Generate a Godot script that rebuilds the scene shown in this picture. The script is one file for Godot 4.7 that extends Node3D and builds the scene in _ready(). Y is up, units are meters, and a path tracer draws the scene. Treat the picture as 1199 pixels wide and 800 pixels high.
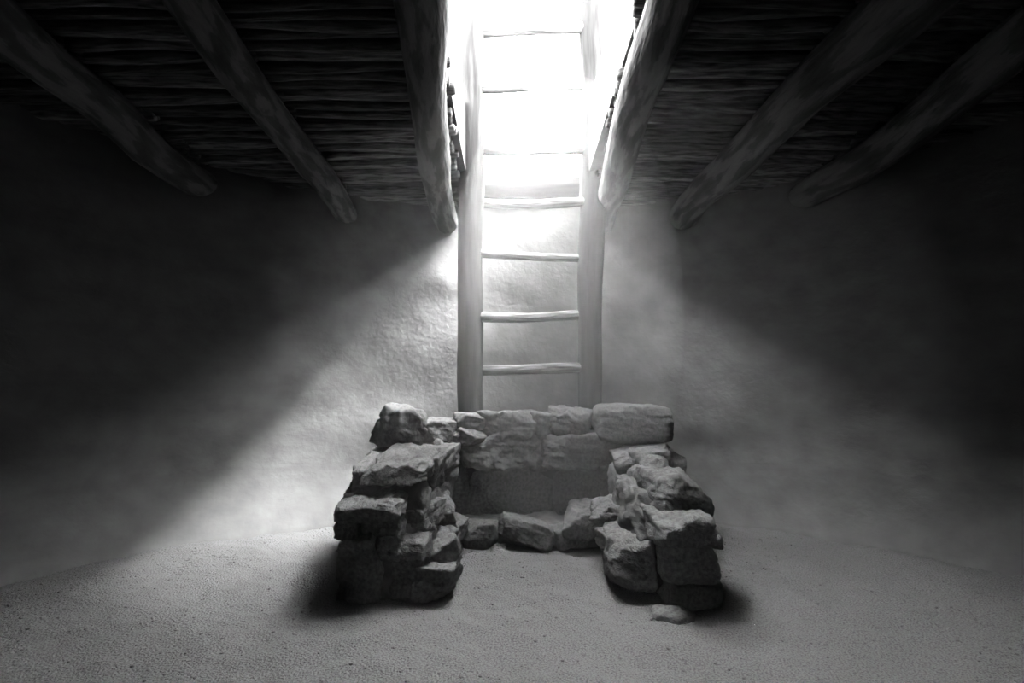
extends Node3D
# A round underground chamber: plastered wall, log roof with a hatch, a pole ladder and a stone hearth under it.

const CX := 0.08          # centre of the round room
const CZ := -0.88
const RADIUS := 2.8
const HATCH_LEFT := -0.27
const HATCH_RIGHT := 0.45
const HATCH_FAR := -3.62
const HATCH_NEAR := -1.75
const ROOF_THICK := 0.38
const COVER_Y := 3.62

var mats := {}
var rng := RandomNumberGenerator.new()
var noise := FastNoiseLite.new()
var chip := FastNoiseLite.new()

# ---------------------------------------------------------------- helpers
func numbered(called: String) -> String:
	if not has_node(called):
		return called
	var k := 1
	while has_node("%s_%03d" % [called, k]):
		k += 1
	return "%s_%03d" % [called, k]

func obj(called: String, mesh: Mesh, m: Material, parent: Node = null) -> MeshInstance3D:
	var o := MeshInstance3D.new()
	o.mesh = mesh
	o.material_override = m
	if parent == null:
		o.name = numbered(called)
		add_child(o)
	else:
		o.name = called
		parent.add_child(o, true)
	return o

func tag(o: Node, label: String, category := "", group := "", kind := "") -> void:
	if label:
		o.set_meta("label", label)
	if category:
		o.set_meta("category", category)
	if group:
		o.set_meta("group", group)
	if kind:
		o.set_meta("kind", kind)

func noise_tex(kind: int, freq: float, octaves: int, sd: int, size := 512, warp := 0.0, ramp: Gradient = null, fractal := FastNoiseLite.FRACTAL_FBM) -> NoiseTexture2D:
	var n := FastNoiseLite.new()
	n.noise_type = kind
	n.frequency = freq
	n.fractal_type = fractal
	n.fractal_octaves = octaves
	n.seed = sd
	if warp > 0.0:
		n.domain_warp_enabled = true
		n.domain_warp_amplitude = warp
		n.domain_warp_frequency = freq
	var t := NoiseTexture2D.new()
	t.width = size
	t.height = size
	t.seamless = true
	t.noise = n
	if ramp:
		t.color_ramp = ramp
	return t

func greys(stops: Array) -> Gradient:
	var g := Gradient.new()
	g.offsets = PackedFloat32Array(stops.map(func(s): return s[0]))
	g.colors = PackedColorArray(stops.map(func(s): return Color(s[1], s[1], s[1])))
	return g

func surface(albedo: float, tex: Texture2D, height: Texture2D, relief: float, scale: Vector3, world := false, rough := 0.95) -> StandardMaterial3D:
	var m := StandardMaterial3D.new()
	m.albedo_color = Color(albedo, albedo, albedo)
	m.roughness = rough
	m.metallic_specular = 0.25
	m.albedo_texture = tex
	if height:
		m.heightmap_enabled = true
		m.heightmap_texture = height
		m.heightmap_scale = relief
	m.uv1_scale = scale
	if world:
		m.uv1_triplanar = true
		m.uv1_world_triplanar = true
	return m

# a grid of rows x cols points; the front is the side from which rows go down and columns go right
func grid(rows: int, cols: int, pos: PackedVector3Array, uv: PackedVector2Array) -> ArrayMesh:
	var nor := PackedVector3Array()
	nor.resize(rows * cols)
	var idx := PackedInt32Array()
	for r in rows - 1:
		for c in cols - 1:
			var a := r * cols + c
			var b := a + 1
			var d := a + cols
			var e := d + 1
			idx.append_array(PackedInt32Array([a, b, e, a, e, d]))
			var n := (pos[e] - pos[a]).cross(pos[b] - pos[a]) + (pos[d] - pos[a]).cross(pos[e] - pos[a])
			nor[a] += n
			nor[b] += n
			nor[d] += n
			nor[e] += n
	# close seams where the first and last column meet
	for r in rows:
		var a := r * cols
		var b := a + cols - 1
		if pos[a].distance_squared_to(pos[b]) < 1e-10:
			nor[a] += nor[b]
			nor[b] = nor[a]
	for i in nor.size():
		nor[i] = nor[i].normalized() if nor[i].length_squared() > 0.0 else Vector3.UP
	var arrays := []
	arrays.resize(Mesh.ARRAY_MAX)
	arrays[Mesh.ARRAY_VERTEX] = pos
	arrays[Mesh.ARRAY_NORMAL] = nor
	arrays[Mesh.ARRAY_TEX_UV] = uv
	arrays[Mesh.ARRAY_INDEX] = idx
	var m := ArrayMesh.new()
	m.add_surface_from_arrays(Mesh.PRIMITIVE_TRIANGLES, arrays)
	return m

# a round pole from a to b with wavering axis and radius, knots and worn, rounded ends
func pole(a: Vector3, b: Vector3, ra: float, rb: float, rings: int, sides: int, sd: int, bend := 0.01, rough := 0.06, knots := 2) -> ArrayMesh:
	var r := RandomNumberGenerator.new()
	r.seed = sd * 7919 + 13
	var axis := (b - a).normalized()
	var side := axis.cross(Vector3.UP if absf(axis.y) < 0.8 else Vector3.BACK).normalized()
	var up := side.cross(axis).normalized()
	var long := a.distance_to(b)
	var ph := r.randf() * 100.0
	var kn := []
	for k in knots:
		kn.append([r.randf_range(0.06, 0.94), r.randf() * TAU, r.randf_range(0.10, 0.26) * clampf(0.03 / ra, 0.3, 1.0)])
	var ts := [0.0, 0.0, 0.012 / maxf(long, 0.1)]
	for i in rings:
		ts.append(lerpf(0.03 / maxf(long, 0.1), 1.0 - 0.03 / maxf(long, 0.1), float(i) / (rings - 1)))
	ts.append_array([1.0 - 0.012 / maxf(long, 0.1), 1.0, 1.0])
	var sc := [0.0, 0.80, 0.95]
	var pos := PackedVector3Array()
	var uv := PackedVector2Array()
	var n := ts.size()
	for i in n:
		var t: float = ts[i]
		var s := 1.0
		if i < 3:
			s = sc[i]
		elif i >= n - 3:
			s = sc[n - 1 - i]
		var c := a.lerp(b, t)
		c += side * noise.get_noise_2d(t * long * 90.0 + ph * 31.0, 7.0) * bend * 2.0
		c += up * noise.get_noise_2d(t * long * 90.0 + ph * 31.0, 400.0) * bend * 2.0
		var rad := lerpf(ra, rb, t)
		for j in sides + 1:
			var ang := TAU * float(j % sides) / sides
			var d := side * cos(ang) + up * sin(ang)
			var k := 1.0 + rough * 2.0 * noise.get_noise_3d(cos(ang) * 28.0 + ph * 17.0, sin(ang) * 28.0, t * long * 130.0)
			for q in kn:
				var dt: float = (t - q[0]) * long / rad
				var da: float = wrapf(ang - q[1], -PI, PI)
				k += q[2] * exp(-dt * dt * 2.2 - da * da * 3.5)
			pos.append(c + d * rad * s * k)
			uv.append(Vector2(float(j) / sides, t * long / (TAU * maxf(ra, rb))))
	return grid(n, sides + 1, pos, uv)

# a broken stone: the box of its size with turned faces and knocked-off corners, then rough
func rock(size: Vector3, edge: float, sd: int, cuts: int, amp: float, n := 0, bedding := 0.003, turn := 0.13) -> ArrayMesh:
	var r := RandomNumberGenerator.new()
	r.seed = sd * 104729 + 71
	if n == 0:
		n = clampi(int(maxf(size.x, maxf(size.y, size.z)) / 0.011), 10, 30)
	var planes := []
	for ax in [Vector3.RIGHT, Vector3.LEFT, Vector3.UP, Vector3.DOWN, Vector3.BACK, Vector3.FORWARD]:
		var nn: Vector3 = (ax + Vector3(r.randf_range(-1, 1), r.randf_range(-1, 1), r.randf_range(-1, 1)) * turn).normalized()
		planes.append([nn, r.randf_range(0.97, 1.04)])
	for k in cuts:
		var nn := Vector3(r.randf_range(-1, 1), r.randf_range(-0.6, 1), r.randf_range(-0.5, 1)).normalized()
		planes.append([nn, r.randf_range(1.04, 1.30)])
	var off := Vector3(r.randf(), r.randf(), r.randf()) * 500.0
	var st := SurfaceTool.new()
	st.begin(Mesh.PRIMITIVE_TRIANGLES)
	st.set_smooth_group(0)
	for face in 6:
		var fn: Vector3 = [Vector3.RIGHT, Vector3.LEFT, Vector3.UP, Vector3.DOWN, Vector3.BACK, Vector3.FORWARD][face]
		var fu := Vector3(fn.y, fn.z, fn.x)
		var fv := fn.cross(fu)
		var p := PackedVector3Array()
		for i in n + 1:
			for j in n + 1:
				var uu := tan((float(i) / n * 2.0 - 1.0) * PI / 4)
				var vv := tan((float(j) / n * 2.0 - 1.0) * PI / 4)
				var dir := (fn + fu * uu + fv * vv).snapped(Vector3.ONE * 1e-5).normalized()
				var sum := 0.0
				for q in planes:
					var dd: float = dir.dot(q[0]) / q[1]
					if dd > 0.0:
						sum += pow(dd, edge)
				var x := dir * pow(sum, -1.0 / edge) * size * 0.5
				var w := x * 100.0 + off
				var disp := amp * (1.1 * noise.get_noise_3dv(w * 4.0) + 0.9 * noise.get_noise_3dv(w * 11.0) + 0.4 * noise.get_noise_3dv(w * 30.0))
				disp += amp * 0.55 * chip.get_noise_3d(w.x, w.y * 1.7, w.z) - amp * 0.8 * absf(noise.get_noise_3dv(w * 7.0 + off))
				disp += bedding * noise.get_noise_3d(w.x * 4.0, w.y * 38.0, w.z * 4.0)
				p.append(x + dir * disp)
		for i in n:
			for j in n:
				var a := i * (n + 1) + j
				for k in [a, a + n + 1, a + n + 2, a, a + n + 2, a + 1]:
					st.add_vertex(p[k].snapped(Vector3.ONE * 1e-5))
	st.generate_normals()
	st.index()
	return st.commit()

func roof_y(z: float) -> float:      # underside of the roof poles
	return 2.005 + 0.06 * (3.6 + z)

func wall_r(ang: float, y: float) -> float:   # uneven hand-plastered wall
	var w := Vector3(cos(ang) * RADIUS, y, sin(ang) * RADIUS) * 100.0
	return RADIUS + 0.05 * noise.get_noise_3dv(w * 0.45) + 0.02 * noise.get_noise_3d(w.x * 1.1, w.y * 2.2 + 300.0, w.z * 1.1) + 0.004 * noise.get_noise_3dv(w * 4.0) - 0.10 * exp(-maxf(y, 0.0) * 9.0)

func floor_y(x: float, z: float) -> float:
	return 0.020 * noise.get_noise_2d(x * 70.0, z * 70.0) + 0.010 * noise.get_noise_2d(x * 320.0, z * 320.0 + 900.0) + 0.006 * noise.get_noise_2d(x * 1100.0, z * 1100.0)

func prism(st: SurfaceTool, x0: float, x1: float, z0: float, z1: float, lift: float, thick: float) -> void:
	var c := []
	for y in [0.0, thick]:
		for p in [[x0, z0], [x1, z0], [x1, z1], [x0, z1]]:
			c.append(Vector3(p[0], roof_y(p[1]) + lift + y, p[1]))
	for q in [[0, 1, 2, 3], [7, 6, 5, 4], [4, 5, 1, 0], [5, 6, 2, 1], [6, 7, 3, 2], [7, 4, 0, 3]]:
		for k in [0, 1, 2, 0, 2, 3]:
			st.set_smooth_group(-1)
			st.add_vertex(c[q[k]])

# x, y, z, width, height, depth, yaw, pitch, roll, edge, seed, cuts, roughness, tone, turn of the faces
const STONES := [
	[-0.594, 0.083, -2.44, 0.172, 0.176, 0.46, -2, 0, 0, 26.4, 1, 1, 0.01, 1, 0.05],
	[-0.419, 0.075, -2.44, 0.149, 0.167, 0.44, 3, 0, 0, 26.4, 2, 1, 0.01, 1, 0.05],
	[-0.613, 0.211, -2.42, 0.14, 0.095, 0.46, 0, 0, 1, 26.4, 3, 1, 0.01, 1, 0.05],
	[-0.433, 0.199, -2.445, 0.19, 0.1, 0.46, 0, 0, -1, 26.4, 4, 1, 0.01, 1, 0.05],
	[-0.647, 0.296, -2.41, 0.091, 0.105, 0.42, 0, 0, 0, 30.8, 5, 0, 0.01, 1, 0.04],
	[-0.514, 0.292, -2.44, 0.176, 0.101, 0.46, 0, 0, 0, 30.8, 6, 0, 0.01, 1, 0.04],
	[-0.567, 0.385, -2.39, 0.253, 0.068, 0.46, 2, 10, 0, 26.4, 7, 5, 0.012, 0, 0.05],
	[-0.645, 0.448, -2.5, 0.076, 0.123, 0.4, 4, 4, 6, 19.8, 8, 5, 0.008, 0, 0.12],
	[-0.479, 0.487, -2.52, 0.247, 0.08, 0.46, -2, 4, -1, 26.4, 9, 5, 0.01, 0, 0.12],
	[-0.562, 0.446, -2.83, 0.354, 0.137, 0.42, 2, 0, 0, 26.4, 10, 5, 0.008, 0, 0.12],
	[-0.378, 0.379, -2.8, 0.11, 0.273, 0.5, -8, 0, -10, 19.8, 11, 5, 0.012, 0, 0.12],
	[-0.403, 0.274, -2.47, 0.142, 0.099, 0.34, -6, 0, 3, 24.2, 12, 5, 0.008, 0, 0.12],
	[-0.316, 0.126, -2.73, 0.142, 0.124, 0.34, -10, 0, -4, 22, 13, 5, 0.008, 0, 0.12],
	[-0.314, 0.132, -2.51, 0.133, 0.096, 0.3, 20, 0, 28, 19.8, 14, 5, 0.01, 0, 0.12],
	[-0.298, 0.056, -2.36, 0.148, 0.118, 0.3, -6, 0, -4, 22, 15, 5, 0.01, 0, 0.12],
	[-0.341, 0.222, -2.79, 0.11, 0.146, 0.34, 12, 0, 8, 19.8, 16, 5, 0.008, 0, 0.12],
	[-0.555, 0.233, -2.86, 0.281, 0.316, 0.4, 4, 0, 0, 19.8, 17, 5, 0.008, 0, 0.12],
	[-0.552, 0.31, -3.16, 0.393, 0.394, 0.36, 0, 0, 0, 19.8, 18, 5, 0.008, 0, 0.12],
	[-0.515, 0.122, -2.88, 0.281, 0.189, 0.36, 0, 0, 0, 19.8, 19, 5, 0.008, 0, 0.12],
	[-0.571, 0.62, -2.87, 0.203, 0.219, 0.26, 38, 8, -6, 19.8, 20, 7, 0.01, 0, 0.12],
	[-0.403, 0.581, -3.178, 0.196, 0.135, 0.195, 4, 0, -3, 19.8, 21, 5, 0.008, 0, 0.12],
	[-0.402, 0.455, -3.167, 0.168, 0.165, 0.215, -3, 0, 2, 19.8, 22, 5, 0.008, 0, 0.12],
	[-0.234, 0.626, -3.178, 0.175, 0.101, 0.195, 0, 0, -2, 19.8, 23, 5, 0.008, 0, 0.12],
	[-0.245, 0.547, -3.158, 0.181, 0.102, 0.235, 5, 0, -3, 19.8, 24, 5, 0.008, 0, 0.12],
	[-0.019, 0.591, -3.178, 0.324, 0.205, 0.195, -2, 0, 1, 19.8, 25, 5, 0.008, 0, 0.12],
	[-0.079, 0.474, -3.167, 0.449, 0.214, 0.215, 3, -10, -2, 17.6, 26, 5, 0.014, 0, 0.12],
	[0.171, 0.599, -3.188, 0.133, 0.166, 0.175, 0, 0, 4, 19.8, 27, 5, 0.008, 0, 0.12],
	[0.16, 0.451, -3.198, 0.149, 0.185, 0.155, 0, 0, 0, 19.8, 28, 5, 0.008, 0, 0.12],
	[0.323, 0.623, -3.167, 0.241, 0.169, 0.215, -14, 0, -5, 19.8, 29, 7, 0.012, 0, 0.12],
	[0.345, 0.469, -3.158, 0.332, 0.207, 0.235, -3, 0, -1, 26.4, 30, 5, 0.008, 0, 0.12],
	[0.663, 0.62, -3.138, 0.422, 0.213, 0.275, 3, 0, 0, 5.28, 31, 1, 0.006, 0, 0.04],
	[0.682, 0.496, -3.167, 0.375, 0.067, 0.215, 0, 0, 0, 22, 32, 5, 0.008, 0, 0.12],
	[0.639, 0.395, -3.178, 0.334, 0.16, 0.195, 0, 0, 0, 19.8, 33, 5, 0.008, 0, 0.12],
	[-0.321, 0.193, -3.202, 0.176, 0.397, 0.145, 0, 0, 0, 15.4, 34, 5, 0.008, 0, 0.12],
	[-0.097, 0.188, -3.202, 0.331, 0.387, 0.145, 2, 0, 0, 13.2, 35, 5, 0.008, 0, 0.12],
	[0.146, 0.182, -3.218, 0.222, 0.392, 0.115, 0, 0, 0, 15.4, 36, 5, 0.008, 0, 0.12],
	[0.368, 0.183, -3.202, 0.286, 0.377, 0.145, -2, 0, 0, 11, 37, 5, 0.008, 0, 0.12],
	[0.578, 0.169, -3.202, 0.201, 0.347, 0.145, 0, 0, 0, 17.6, 38, 5, 0.008, 0, 0.12],
	[0.664, 0.455, -2.92, 0.28, 0.105, 0.36, -4, 0, 2, 19.8, 39, 5, 0.008, 0, 0.12],
	[0.659, 0.451, -2.71, 0.159, 0.107, 0.26, 12, 6, -8, 17.6, 40, 5, 0.01, 0, 0.12],
	[0.563, 0.331, -2.72, 0.093, 0.114, 0.24, -12, 0, 6, 19.8, 41, 5, 0.008, 0, 0.12],
	[0.669, 0.38, -2.47, 0.22, 0.192, 0.46, 6, 0, -3, 13.2, 42, 5, 0.009, 0, 0.08],
	[0.646, 0.292, -2.31, 0.222, 0.112, 0.5, 2, 0, -1, 13.2, 43, 2, 0.008, 1, 0.06],
	[0.769, 0.248, -2.31, 0.044, 0.074, 0.3, 10, 0, 8, 11, 44, 5, 0.008, 0, 0.05],
	[0.689, 0.16, -2.35, 0.234, 0.167, 0.46, -3, 0, 0, 6.6, 45, 1, 0.006, 1, 0.05],
	[0.701, 0.04, -2.35, 0.207, 0.119, 0.46, 0, 0, 0, 6.6, 46, 1, 0.006, 1, 0.05],
	[0.494, 0.219, -2.75, 0.193, 0.111, 0.34, -14, 0, 10, 19.8, 47, 5, 0.014, 0, 0.12],
	[0.502, 0.123, -2.45, 0.221, 0.2, 0.46, -10, 0, 5, 11, 48, 5, 0.008, 0, 0.08],
	[0.419, 0.161, -2.48, 0.062, 0.067, 0.16, 10, 0, 0, 17.6, 49, 5, 0.008, 0, 0.12],
	[0.626, 0.243, -2.66, 0.185, 0.139, 0.4, 8, 0, -4, 19.8, 50, 5, 0.012, 0, 0.12],
	[0.791, 0.22, -2.86, 0.231, 0.289, 0.4, 0, 0, 0, 17.6, 51, 5, 0.008, 0, 0.12],
	[0.792, 0.256, -3.16, 0.293, 0.429, 0.36, 0, 0, 0, 19.8, 52, 5, 0.008, 0, 0.12],
	[0.649, 0.008, -2.54, 0.167, 0.137, 0.36, 0, 0, 0, 17.6, 53, 5, 0.008, 0, 0.12],
	[-0.273, 0.084, -2.96, 0.105, 0.116, 0.16, 8, 0, 0, 19.8, 54, 5, 0.008, 0, 0.12],
	[-0.155, 0.071, -2.93, 0.166, 0.113, 0.16, -8, 0, 4, 17.6, 55, 5, 0.008, 0, 0.12],
	[0.018, 0.071, -3, 0.21, 0.117, 0.14, 4, -14, -12, 19.8, 56, 5, 0.008, 0, 0.12],
	[0.084, 0.077, -2.93, 0.263, 0.127, 0.16, -4, -10, -10, 17.6, 57, 5, 0.008, 0, 0.12],
	[0.294, 0.064, -2.94, 0.182, 0.104, 0.16, 14, 0, 8, 17.6, 58, 5, 0.008, 0, 0.12],
	[0.389, 0.129, -2.95, 0.223, 0.156, 0.26, -8, 0, 2, 24.2, 59, 5, 0.008, 0, 0.12],
]

# ---------------------------------------------------------------- the place
func _ready() -> void:
	rng.seed = 4711
	noise.seed = 5
	noise.frequency = 0.01
	noise.noise_type = FastNoiseLite.TYPE_SIMPLEX_SMOOTH
	noise.fractal_type = FastNoiseLite.FRACTAL_NONE
	chip.seed = 9
	chip.noise_type = FastNoiseLite.TYPE_CELLULAR
	chip.cellular_return_type = FastNoiseLite.RETURN_CELL_VALUE
	chip.frequency = 0.22
	chip.fractal_type = FastNoiseLite.FRACTAL_NONE
	chip.domain_warp_enabled = true
	chip.domain_warp_amplitude = 3.0
	chip.domain_warp_frequency = 0.2

	var cam := Camera3D.new()
	cam.name = "camera"
	cam.position = Vector3(0, 0.84, 0)
	cam.rotation.x = atan(50.0 / 650.0)
	cam.fov = rad_to_deg(2.0 * atan(400.0 / 650.0))
	cam.near = 0.05
	cam.current = true
	add_child(cam)

	var env := Environment.new()
	env.background_mode = Environment.BG_SKY
	var sky := Sky.new()
	var sm := ProceduralSkyMaterial.new()
	sm.sky_top_color = Color(0.97, 0.97, 0.97)
	sm.sky_horizon_color = Color(0.97, 0.97, 0.97)
	sm.ground_bottom_color = Color(0.4, 0.4, 0.4)
	sm.ground_horizon_color = Color(0.5, 0.5, 0.5)
	sm.sun_angle_max = 1.0
	sky.sky_material = sm
	env.sky = sky
	env.background_energy_multiplier = 115.0
	env.tonemap_mode = Environment.TONE_MAPPER_LINEAR
	env.tonemap_exposure = 0.84
	env.sdfgi_enabled = true
	env.ssao_enabled = true
	env.ssil_enabled = true
	env.volumetric_fog_enabled = true
	env.volumetric_fog_density = 0.0
	env.volumetric_fog_albedo = Color(0.95, 0.95, 0.95)
	env.volumetric_fog_anisotropy = 0.35
	var we := WorldEnvironment.new()
	we.name = "environment"
	we.environment = env
	add_child(we)

	# the sun behind thin cloud, high on the right: it reaches the wall left of the ladder
	var sun := DirectionalLight3D.new()
	sun.name = "hazy_sun"
	sun.light_energy = 60.0
	sun.light_angular_distance = 30.0
	sun.shadow_enabled = true
	sun.sky_mode = DirectionalLight3D.SKY_MODE_LIGHT_ONLY
	sun.basis = Basis.looking_at(Vector3(-0.62, -1.35, -0.42).normalized(), Vector3.UP)
	add_child(sun)

	make_materials()
	make_room()
	make_roof()
	make_shelter()
	make_ladder()
	make_hearth()
	make_floor_litter()
	make_dust()

func make_materials() -> void:
	var S := FastNoiseLite.TYPE_SIMPLEX_SMOOTH
	var blotch := noise_tex(S, 0.008, 5, 11, 512, 30.0, greys([[0.0, 0.78], [0.5, 0.90], [1.0, 1.0]]))
	var grain := noise_tex(S, 0.045, 5, 12, 1024, 0.0)
	var plaster := noise_tex(S, 0.014, 6, 13, 1024, 40.0)
	var earth := noise_tex(S, 0.05, 6, 14, 1024, 12.0)
	var earth_a := noise_tex(S, 0.07, 5, 21, 1024, 0.0, greys([[0.0, 0.45], [0.36, 0.82], [0.55, 0.93], [1.0, 1.0]]))
	var stone_h := noise_tex(S, 0.03, 6, 15, 1024, 20.0)
	var stone_a := noise_tex(S, 0.02, 5, 16, 512, 10.0, greys([[0.0, 0.66], [0.5, 0.86], [1.0, 1.0]]))
	var bark := noise_tex(S, 0.02, 5, 17, 512, 6.0)
	var bark_a := noise_tex(S, 0.016, 5, 18, 512, 14.0, greys([[0.0, 0.45], [0.45, 0.78], [0.6, 0.9], [1.0, 1.0]]))
	var peel := noise_tex(S, 0.013, 5, 19, 512, 40.0, greys([[0.0, 0.56], [0.40, 0.70], [0.48, 0.76], [0.54, 0.88], [1.0, 1.0]]))
	mats.plaster = surface(0.43, blotch, plaster, 0.24, Vector3.ONE * 1.3, true)
	mats.earth = surface(0.46, earth_a, earth, 0.7, Vector3.ONE * 1.6, true)
	mats.mud = surface(0.38, blotch, grain, 0.25, Vector3.ONE * 3.0, true)
	mats.ash = surface(0.46, blotch, grain, 0.4, Vector3.ONE * 4.0, true)
	mats.stone = surface(0.45, stone_a, stone_h, 0.42, Vector3.ONE * 4.6, true)
	mats.stone_dark = surface(0.44, stone_a, stone_h, 0.42, Vector3.ONE * 4.6, true)
	mats.beam = surface(0.41, peel, bark, 0.6, Vector3(1.0, 0.22, 1.0))
	mats.latilla = []
	for k in 4:
		mats.latilla.append(surface([0.32, 0.41, 0.50, 0.36][k], bark_a, bark, 0.4, Vector3(1.0, 0.10, 1.0)))
	mats.rung = surface(0.50, bark_a, bark, 0.3, Vector3(1.0, 0.10, 1.0))
	mats.ladder = surface(0.22, bark_a, bark, 0.3, Vector3(1.0, 0.10, 1.0))

func make_room() -> void:
	# wall: inner face, top and outer face of one hand-plastered ring, in two arcs
	for part in [["wall_back", deg_to_rad(-215.0), deg_to_rad(35.0), 420], ["wall_front", deg_to_rad(35.0), deg_to_rad(145.0), 120]]:
		var rows := []
		for k in 90:
			rows.append(k / 89.0)
		var pos := PackedVector3Array()
		var uv := PackedVector2Array()
		var cols: int = part[3]
		for r in rows.size() + 2:
			for c in cols:
				var ang := lerpf(part[1], part[2], float(c) / (cols - 1))
				var crest := roof_y(CZ + sin(ang) * RADIUS) + 0.07
				var y := crest
				var rad := RADIUS + 0.45
				if r == rows.size() + 1:
					y = -0.15
				elif r > 0:
					y = lerpf(crest, -0.15, rows[r - 1])
					rad = wall_r(ang, y)
				pos.append(Vector3(CX + cos(ang) * rad, y, CZ + sin(ang) * rad))
				uv.append(Vector2(ang * RADIUS, y))
		# last row turns outwards at the foot
		var o := obj(part[0], grid(rows.size() + 2, cols, pos, uv), mats.plaster)
		tag(o, "", "", "", "structure")

	var n := 250
	var pos := PackedVector3Array()
	var uv := PackedVector2Array()
	var half := RADIUS + 0.1
	for r in n:
		for c in n:
			var x := CX + lerpf(-half, half, c / (n - 1.0))
			var z := CZ + lerpf(-half, half, r / (n - 1.0))
			var edge: bool = r == 0 or c == 0 or r == n - 1 or c == n - 1
			pos.append(Vector3(x, -0.2 if edge else floor_y(x, z), z))
			uv.append(Vector2(x, z))
	tag(obj("floor", grid(n, n, pos, uv), mats.earth), "", "", "", "structure")

func make_roof() -> void:
	# earth slab above the poles, with the hatch left open
	var st := SurfaceTool.new()
	st.begin(Mesh.PRIMITIVE_TRIANGLES)
	var lo := CX - RADIUS - 0.5
	var hi := CX + RADIUS + 0.5
	var near := CZ + RADIUS + 0.5
	var far := CZ - RADIUS - 0.5
	prism(st, lo, HATCH_LEFT, far, near, 0.05, ROOF_THICK)
	prism(st, HATCH_RIGHT, hi, far, near, 0.05, ROOF_THICK)
	prism(st, HATCH_LEFT, HATCH_RIGHT, far, HATCH_FAR - 0.04, 0.05, 0.14)
	prism(st, HATCH_LEFT, HATCH_RIGHT, HATCH_NEAR, near, 0.05, ROOF_THICK)
	st.generate_normals()
	var roof := obj("ceiling", st.commit(), mats.mud)
	tag(roof, "", "", "", "structure")

	# roof poles laid across the beams, one piece for each bay
	var variants := []
	for k in 14:
		variants.append(pole(Vector3(-0.5, 0, 0), Vector3(0.5, 0, 0), 0.030, 0.026, 12, 9, 300 + k, 0.007, 0.10, 3))
	var bays := [[-2.75, -1.70], [-1.70, -1.03], [-1.03, -0.285], [0.455, 1.17], [1.17, 1.74], [1.74, 2.75]]
	var z := -3.62
	var row := 0
	while z < -0.86:
		var pitch := rng.randf_range(0.052, 0.066)
		for bay in bays + [[-0.45, 0.62]]:
			var middle: bool = bay[0] == -0.45
			if middle and z > HATCH_FAR - 0.03:
				continue
			var x0: float = bay[0] + rng.randf_range(-0.05, 0.02)
			var x1: float = bay[1] + rng.randf_range(-0.02, 0.05)
			if bay[1] == -0.285:
				x1 = lerpf(-0.30, -0.42, (-z - 1.65) / 1.75) + 0.08 + rng.randf_range(-0.03, 0.02)
			if bay[0] == 0.455:
				x0 = lerpf(0.50, 0.60, (-z - 1.65) / 1.75) - 0.08 - rng.randf_range(-0.03, 0.02)
			var reach := sqrt(maxf(0.0, pow(RADIUS + 0.12, 2) - pow(z - CZ, 2)))
			x0 = maxf(x0, CX - reach)
			x1 = minf(x1, CX + reach)
			if x1 - x0 < 0.08:
				continue
			var thick := rng.randf_range(0.78, 1.12)
			var o := obj("roof_pole", variants[rng.randi() % variants.size()], mats.latilla[rng.randi() % 4], roof)
			o.position = Vector3((x0 + x1) / 2, roof_y(z) + 0.028 * thick + rng.randf_range(-0.006, 0.012), z + rng.randf_range(-0.005, 0.005))
			o.basis = Basis.from_euler(Vector3(rng.randf() * TAU, rng.randf_range(-0.014, 0.014), rng.randf_range(-0.01, 0.01))) * Basis.from_scale(Vector3((x1 - x0) * (1 if rng.randf() < 0.5 else -1), thick, thick))
			if o.basis.determinant() < 0:
				o.basis = o.basis * Basis.from_scale(Vector3(1, 1, -1))
		z += pitch
		row += 1
	# the poles behind the viewer
	var mm := MultiMesh.new()
	mm.transform_format = MultiMesh.TRANSFORM_3D
	mm.mesh = variants[0]
	var spots := []
	while z < 1.9:
		for bay in [[-2.75, -1.70], [-1.70, -1.03], [-1.03, -0.33], [-0.33, 0.50], [0.50, 1.17], [1.17, 1.74], [1.74, 2.75]]:
			spots.append(Transform3D(Basis.from_euler(Vector3(rng.randf() * TAU, 0, 0)) * Basis.from_scale(Vector3(bay[1] - bay[0], 1, 1)), Vector3((bay[0] + bay[1]) / 2, roof_y(z) + 0.03, z)))
		z += 0.06
	mm.instance_count = spots.size()
	for k in spots.size():
		mm.set_instance_transform(k, spots[k])
	var rest := MultiMeshInstance3D.new()
	rest.name = "roof_pole_rest"
	rest.multimesh = mm
	rest.material_override = mats.latilla[1]
	rest.set_meta("kind", "stuff")
	roof.add_child(rest, true)

	# heavy beams
	var beams := [
		[-1.68, -1.76, 0.086, 0.086, "dark ceiling beam furthest left, deep in shadow"],
		[-1.00, -1.06, 0.068, 0.074, "slim dark ceiling beam second from the left"],
		[-0.30, -0.42, 0.086, 0.078, "ceiling beam lit along the left edge of the hatch"],
		[0.50, 0.60, 0.084, 0.076, "ceiling beam lit along the right edge of the hatch"],
		[1.20, 1.12, 0.104, 0.092, "thick weathered grey ceiling beam second from the right, with peeled patches"],
		[1.74, 1.73, 0.096, 0.086, "dark ceiling beam furthest right, fading into shadow"],
	]
	for k in beams.size():
		var b: Array = beams[k]
		var ends := []
		for zz in [1.7, -1.0]:
			ends.append(Vector3(lerpf(b[0], b[1], (-zz - 1.65) / 1.75), roof_y(zz) - b[2], zz))
		var xw: float = b[1]
		var zw := CZ - sqrt(pow(RADIUS + 0.10, 2) - pow(xw - CX, 2))
		var xf := lerpf(b[0], b[1], (-zw - 1.65) / 1.75)
		var o := obj("ceiling_beam", pole(Vector3(ends[0].x, ends[0].y, 1.7), Vector3(xf, roof_y(zw) - b[3] - 0.004, zw), b[2] * 1.03, b[3], 90, 22, 40 + k, 0.016, 0.05, 7), mats.beam)
		tag(o, b[4], "beam", "ceiling beams")
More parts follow.
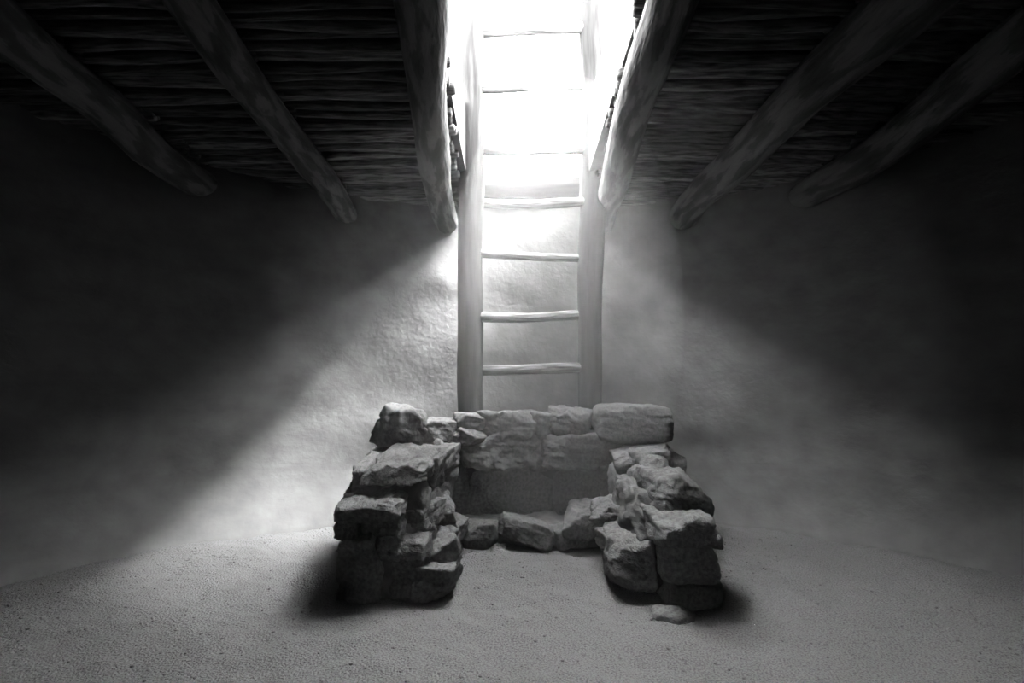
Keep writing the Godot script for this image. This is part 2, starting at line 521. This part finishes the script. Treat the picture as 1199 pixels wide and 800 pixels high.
	# log across the far end of the hatch
	var lg := obj("header_log", pole(Vector3(-0.46, roof_y(HATCH_FAR) + 0.155, HATCH_FAR - 0.05), Vector3(0.64, roof_y(HATCH_FAR) + 0.165, HATCH_FAR - 0.045), 0.088, 0.082, 24, 16, 71, 0.008, 0.05, 3), mats.ladder)
	tag(lg, "bright log across the far end of the hatch behind the ladder", "log")

func make_ladder() -> void:
	var t := Node3D.new()
	t.name = "pole_ladder"
	add_child(t)
	t.position = Vector3(0.113, 0, -3.45)
	tag(t, "tall wooden pole ladder rising through the bright hatch behind the stone hearth", "ladder")
	var lean := 0.34 / 3.0
	for s in [[-0.361, 0.079, 0.074, 1], [0.362, 0.070, 0.082, 2]]:
		obj("rail", pole(Vector3(s[0], -0.02, 0.0), Vector3(s[0] + 0.006, 3.5, 3.5 * lean), s[1], s[2], 70, 22, 500 + s[3], 0.008, 0.030, 4), mats.ladder, t)
	var ys := [0.63, 0.937, 1.254, 1.598, 1.925, 2.250, 2.587, 2.936, 3.28]
	for k in ys.size():
		var y: float = ys[k]
		var d: float = [0.0, -0.004, 0.002, -0.006, -0.004, 0.004, 0.0, 0.004, 0.0][k]
		var th: float = [0.030, 0.029, 0.032, 0.029, 0.027, 0.035, 0.034, 0.036, 0.034][k]
		obj("rung", pole(Vector3(-0.355, y - d, y * lean), Vector3(0.357, y + d, y * lean), th, th * 0.94, 16, 12, 520 + k, 0.016, 0.10, 3), mats.rung, t)

func make_hearth() -> void:
	var t := Node3D.new()
	t.name = "stone_hearth"
	add_child(t)
	var base := Vector3(0.1, 0, -2.7)
	t.position = base
	tag(t, "rough dry-stone hearth with two piers and back wall in front of ladder", "hearth")
	for s in STONES:
		var o := obj("stone", rock(Vector3(s[3], s[4], s[5]), s[9], s[10], s[11], s[12], 0, 0.003, s[14]), mats.stone_dark if s[13] == 1 else mats.stone, t)
		o.position = Vector3(s[0], s[1], s[2]) - base
		o.rotation_degrees = Vector3(s[7], s[6], s[8])
	# mud packed between the stones
	for c in [[-0.50, 0.20, -2.72, 0.31, 0.44, 0.88], [0.20, 0.27, -3.22, 1.15, 0.58, 0.10], [0.62, 0.20, -2.65, 0.26, 0.42, 0.75]]:
		var o := obj("mud_mortar", rock(Vector3(c[3], c[4], c[5]), 12.0, 900 + int(c[5] * 100), 3, 0.014), mats.mud, t)
		o.position = Vector3(c[0], c[1], c[2]) - base
	var ash := obj("ash_bed", rock(Vector3(0.95, 0.22, 0.22), 9.0, 930, 0, 0.010, 0, 0.0), mats.ash, t)
	ash.position = Vector3(0.10, 0.01, -3.07) - base

func make_floor_litter() -> void:
	var f := obj("flat_stone", rock(Vector3(0.15, 0.03, 0.10), 6.0, 951, 4, 0.006, 10), mats.stone)
	f.position = Vector3(0.575, 0.012, -2.06)
	f.rotation_degrees = Vector3(0, -24, 0)
	tag(f, "thin flat stone chip lying on the floor before the right pier", "stone")
	var peb := rock(Vector3(0.010, 0.006, 0.009), 5.0, 960, 3, 0.0008, 4, 0.0)
	var mm := MultiMesh.new()
	mm.transform_format = MultiMesh.TRANSFORM_3D
	mm.mesh = peb
	mm.instance_count = 14000
	for k in mm.instance_count:
		var a := rng.randf() * TAU
		var r := sqrt(rng.randf()) * 2.7
		var x := CX + cos(a) * r
		var z := CZ + sin(a) * r
		var s := 0.22 + pow(rng.randf(), 6.0) * 1.0
		mm.set_instance_transform(k, Transform3D(Basis.from_euler(Vector3(0, rng.randf() * TAU, 0)).scaled(Vector3.ONE * s), Vector3(x, floor_y(x, z) + 0.001, z)))
	var g := MultiMeshInstance3D.new()
	g.name = "floor_grit"
	g.multimesh = mm
	g.material_override = mats.stone
	tag(g, "fine grit and crumbs of stone strewn over the earth floor", "grit", "", "stuff")
	add_child(g)
	# lifted flakes of the dried mud floor, mostly on the left
	var fl := MultiMesh.new()
	fl.transform_format = MultiMesh.TRANSFORM_3D
	fl.mesh = rock(Vector3(0.022, 0.004, 0.012), 4.0, 970, 4, 0.0015, 4, 0.0)
	fl.instance_count = 3200
	for k in fl.instance_count:
		var x := lerpf(-2.3, 0.6, pow(rng.randf(), 1.6))
		var z := -rng.randf_range(1.15, 2.9)
		var patch := noise.get_noise_2d(x * 160.0 + 50.0, z * 160.0)
		var s := maxf(0.15, 0.55 + patch * 0.7) * rng.randf_range(0.5, 1.1)
		fl.set_instance_transform(k, Transform3D(Basis.from_euler(Vector3(rng.randf_range(-0.3, 0.1), rng.randf_range(-0.5, 0.5), 0.0)).scaled(Vector3(s, s * 0.8, s)), Vector3(x, floor_y(x, z) + 0.0005, z)))
	var fi := MultiMeshInstance3D.new()
	fi.name = "mud_flakes"
	fi.multimesh = fl
	fi.material_override = mats.earth
	tag(fi, "curled flakes of dried mud on the floor at the left", "flakes", "", "stuff")
	add_child(fi)

func make_dust() -> void:
	# fine dust and smoke that hang under the hatch, thickest round the ladder
	for d in [[Vector3(0.26, 1.22, -2.85), Vector3(1.2, 2.45, 1.3), 0.10, "bright column of dust around the ladder under the hatch"], [Vector3(0.25, 0.90, -2.30), Vector3(2.4, 2.1, 2.8), 0.011, "thin veil of dust drifting over the stone hearth"]]:
		var air := FogVolume.new()
		air.name = numbered("dust_haze")
		air.shape = RenderingServer.FOG_VOLUME_SHAPE_ELLIPSOID
		air.size = d[1]
		air.position = d[0]
		var fm := FogMaterial.new()
		fm.albedo = Color(0.97, 0.97, 0.97)
		fm.density = d[2]
		air.material = fm
		tag(air, d[3], "dust", "", "stuff")
		add_child(air)

func make_shelter() -> void:
	# low plank roof on posts that keeps rain off the hatch; it stands on the roof, above the picture
	var t := Node3D.new()
	t.name = "hatch_shelter"
	add_child(t)
	t.position = Vector3(0.16, 2.6, -2.3)
	tag(t, "weathered plank shelter on four posts over the roof hatch", "shelter")
	var plank := BoxMesh.new()
	plank.size = Vector3(1.56, 0.03, 0.195)
	for k in 7:
		var o := obj("plank", plank, mats.beam, t)
		o.position = Vector3(0, COVER_Y - 2.6 + (0.012 if k % 2 else 0.0), 0.98 - 0.2 * k)
	var board := BoxMesh.new()
	board.size = Vector3(1.56, 0.195, 0.03)
	for k in 5:
		var o := obj("back_board", board, mats.beam, t)
		o.position = Vector3(0, 0.01 + 0.2 * k, 1.015)
	for x in [-0.72, 0.72]:
		for z in [0.95, -0.22]:
			obj("post", pole(Vector3(x, -0.12, z), Vector3(x, COVER_Y - 2.6, z), 0.045, 0.04, 12, 10, 800 + int(z * 10 + x * 100), 0.01, 0.05, 2), mats.ladder, t)
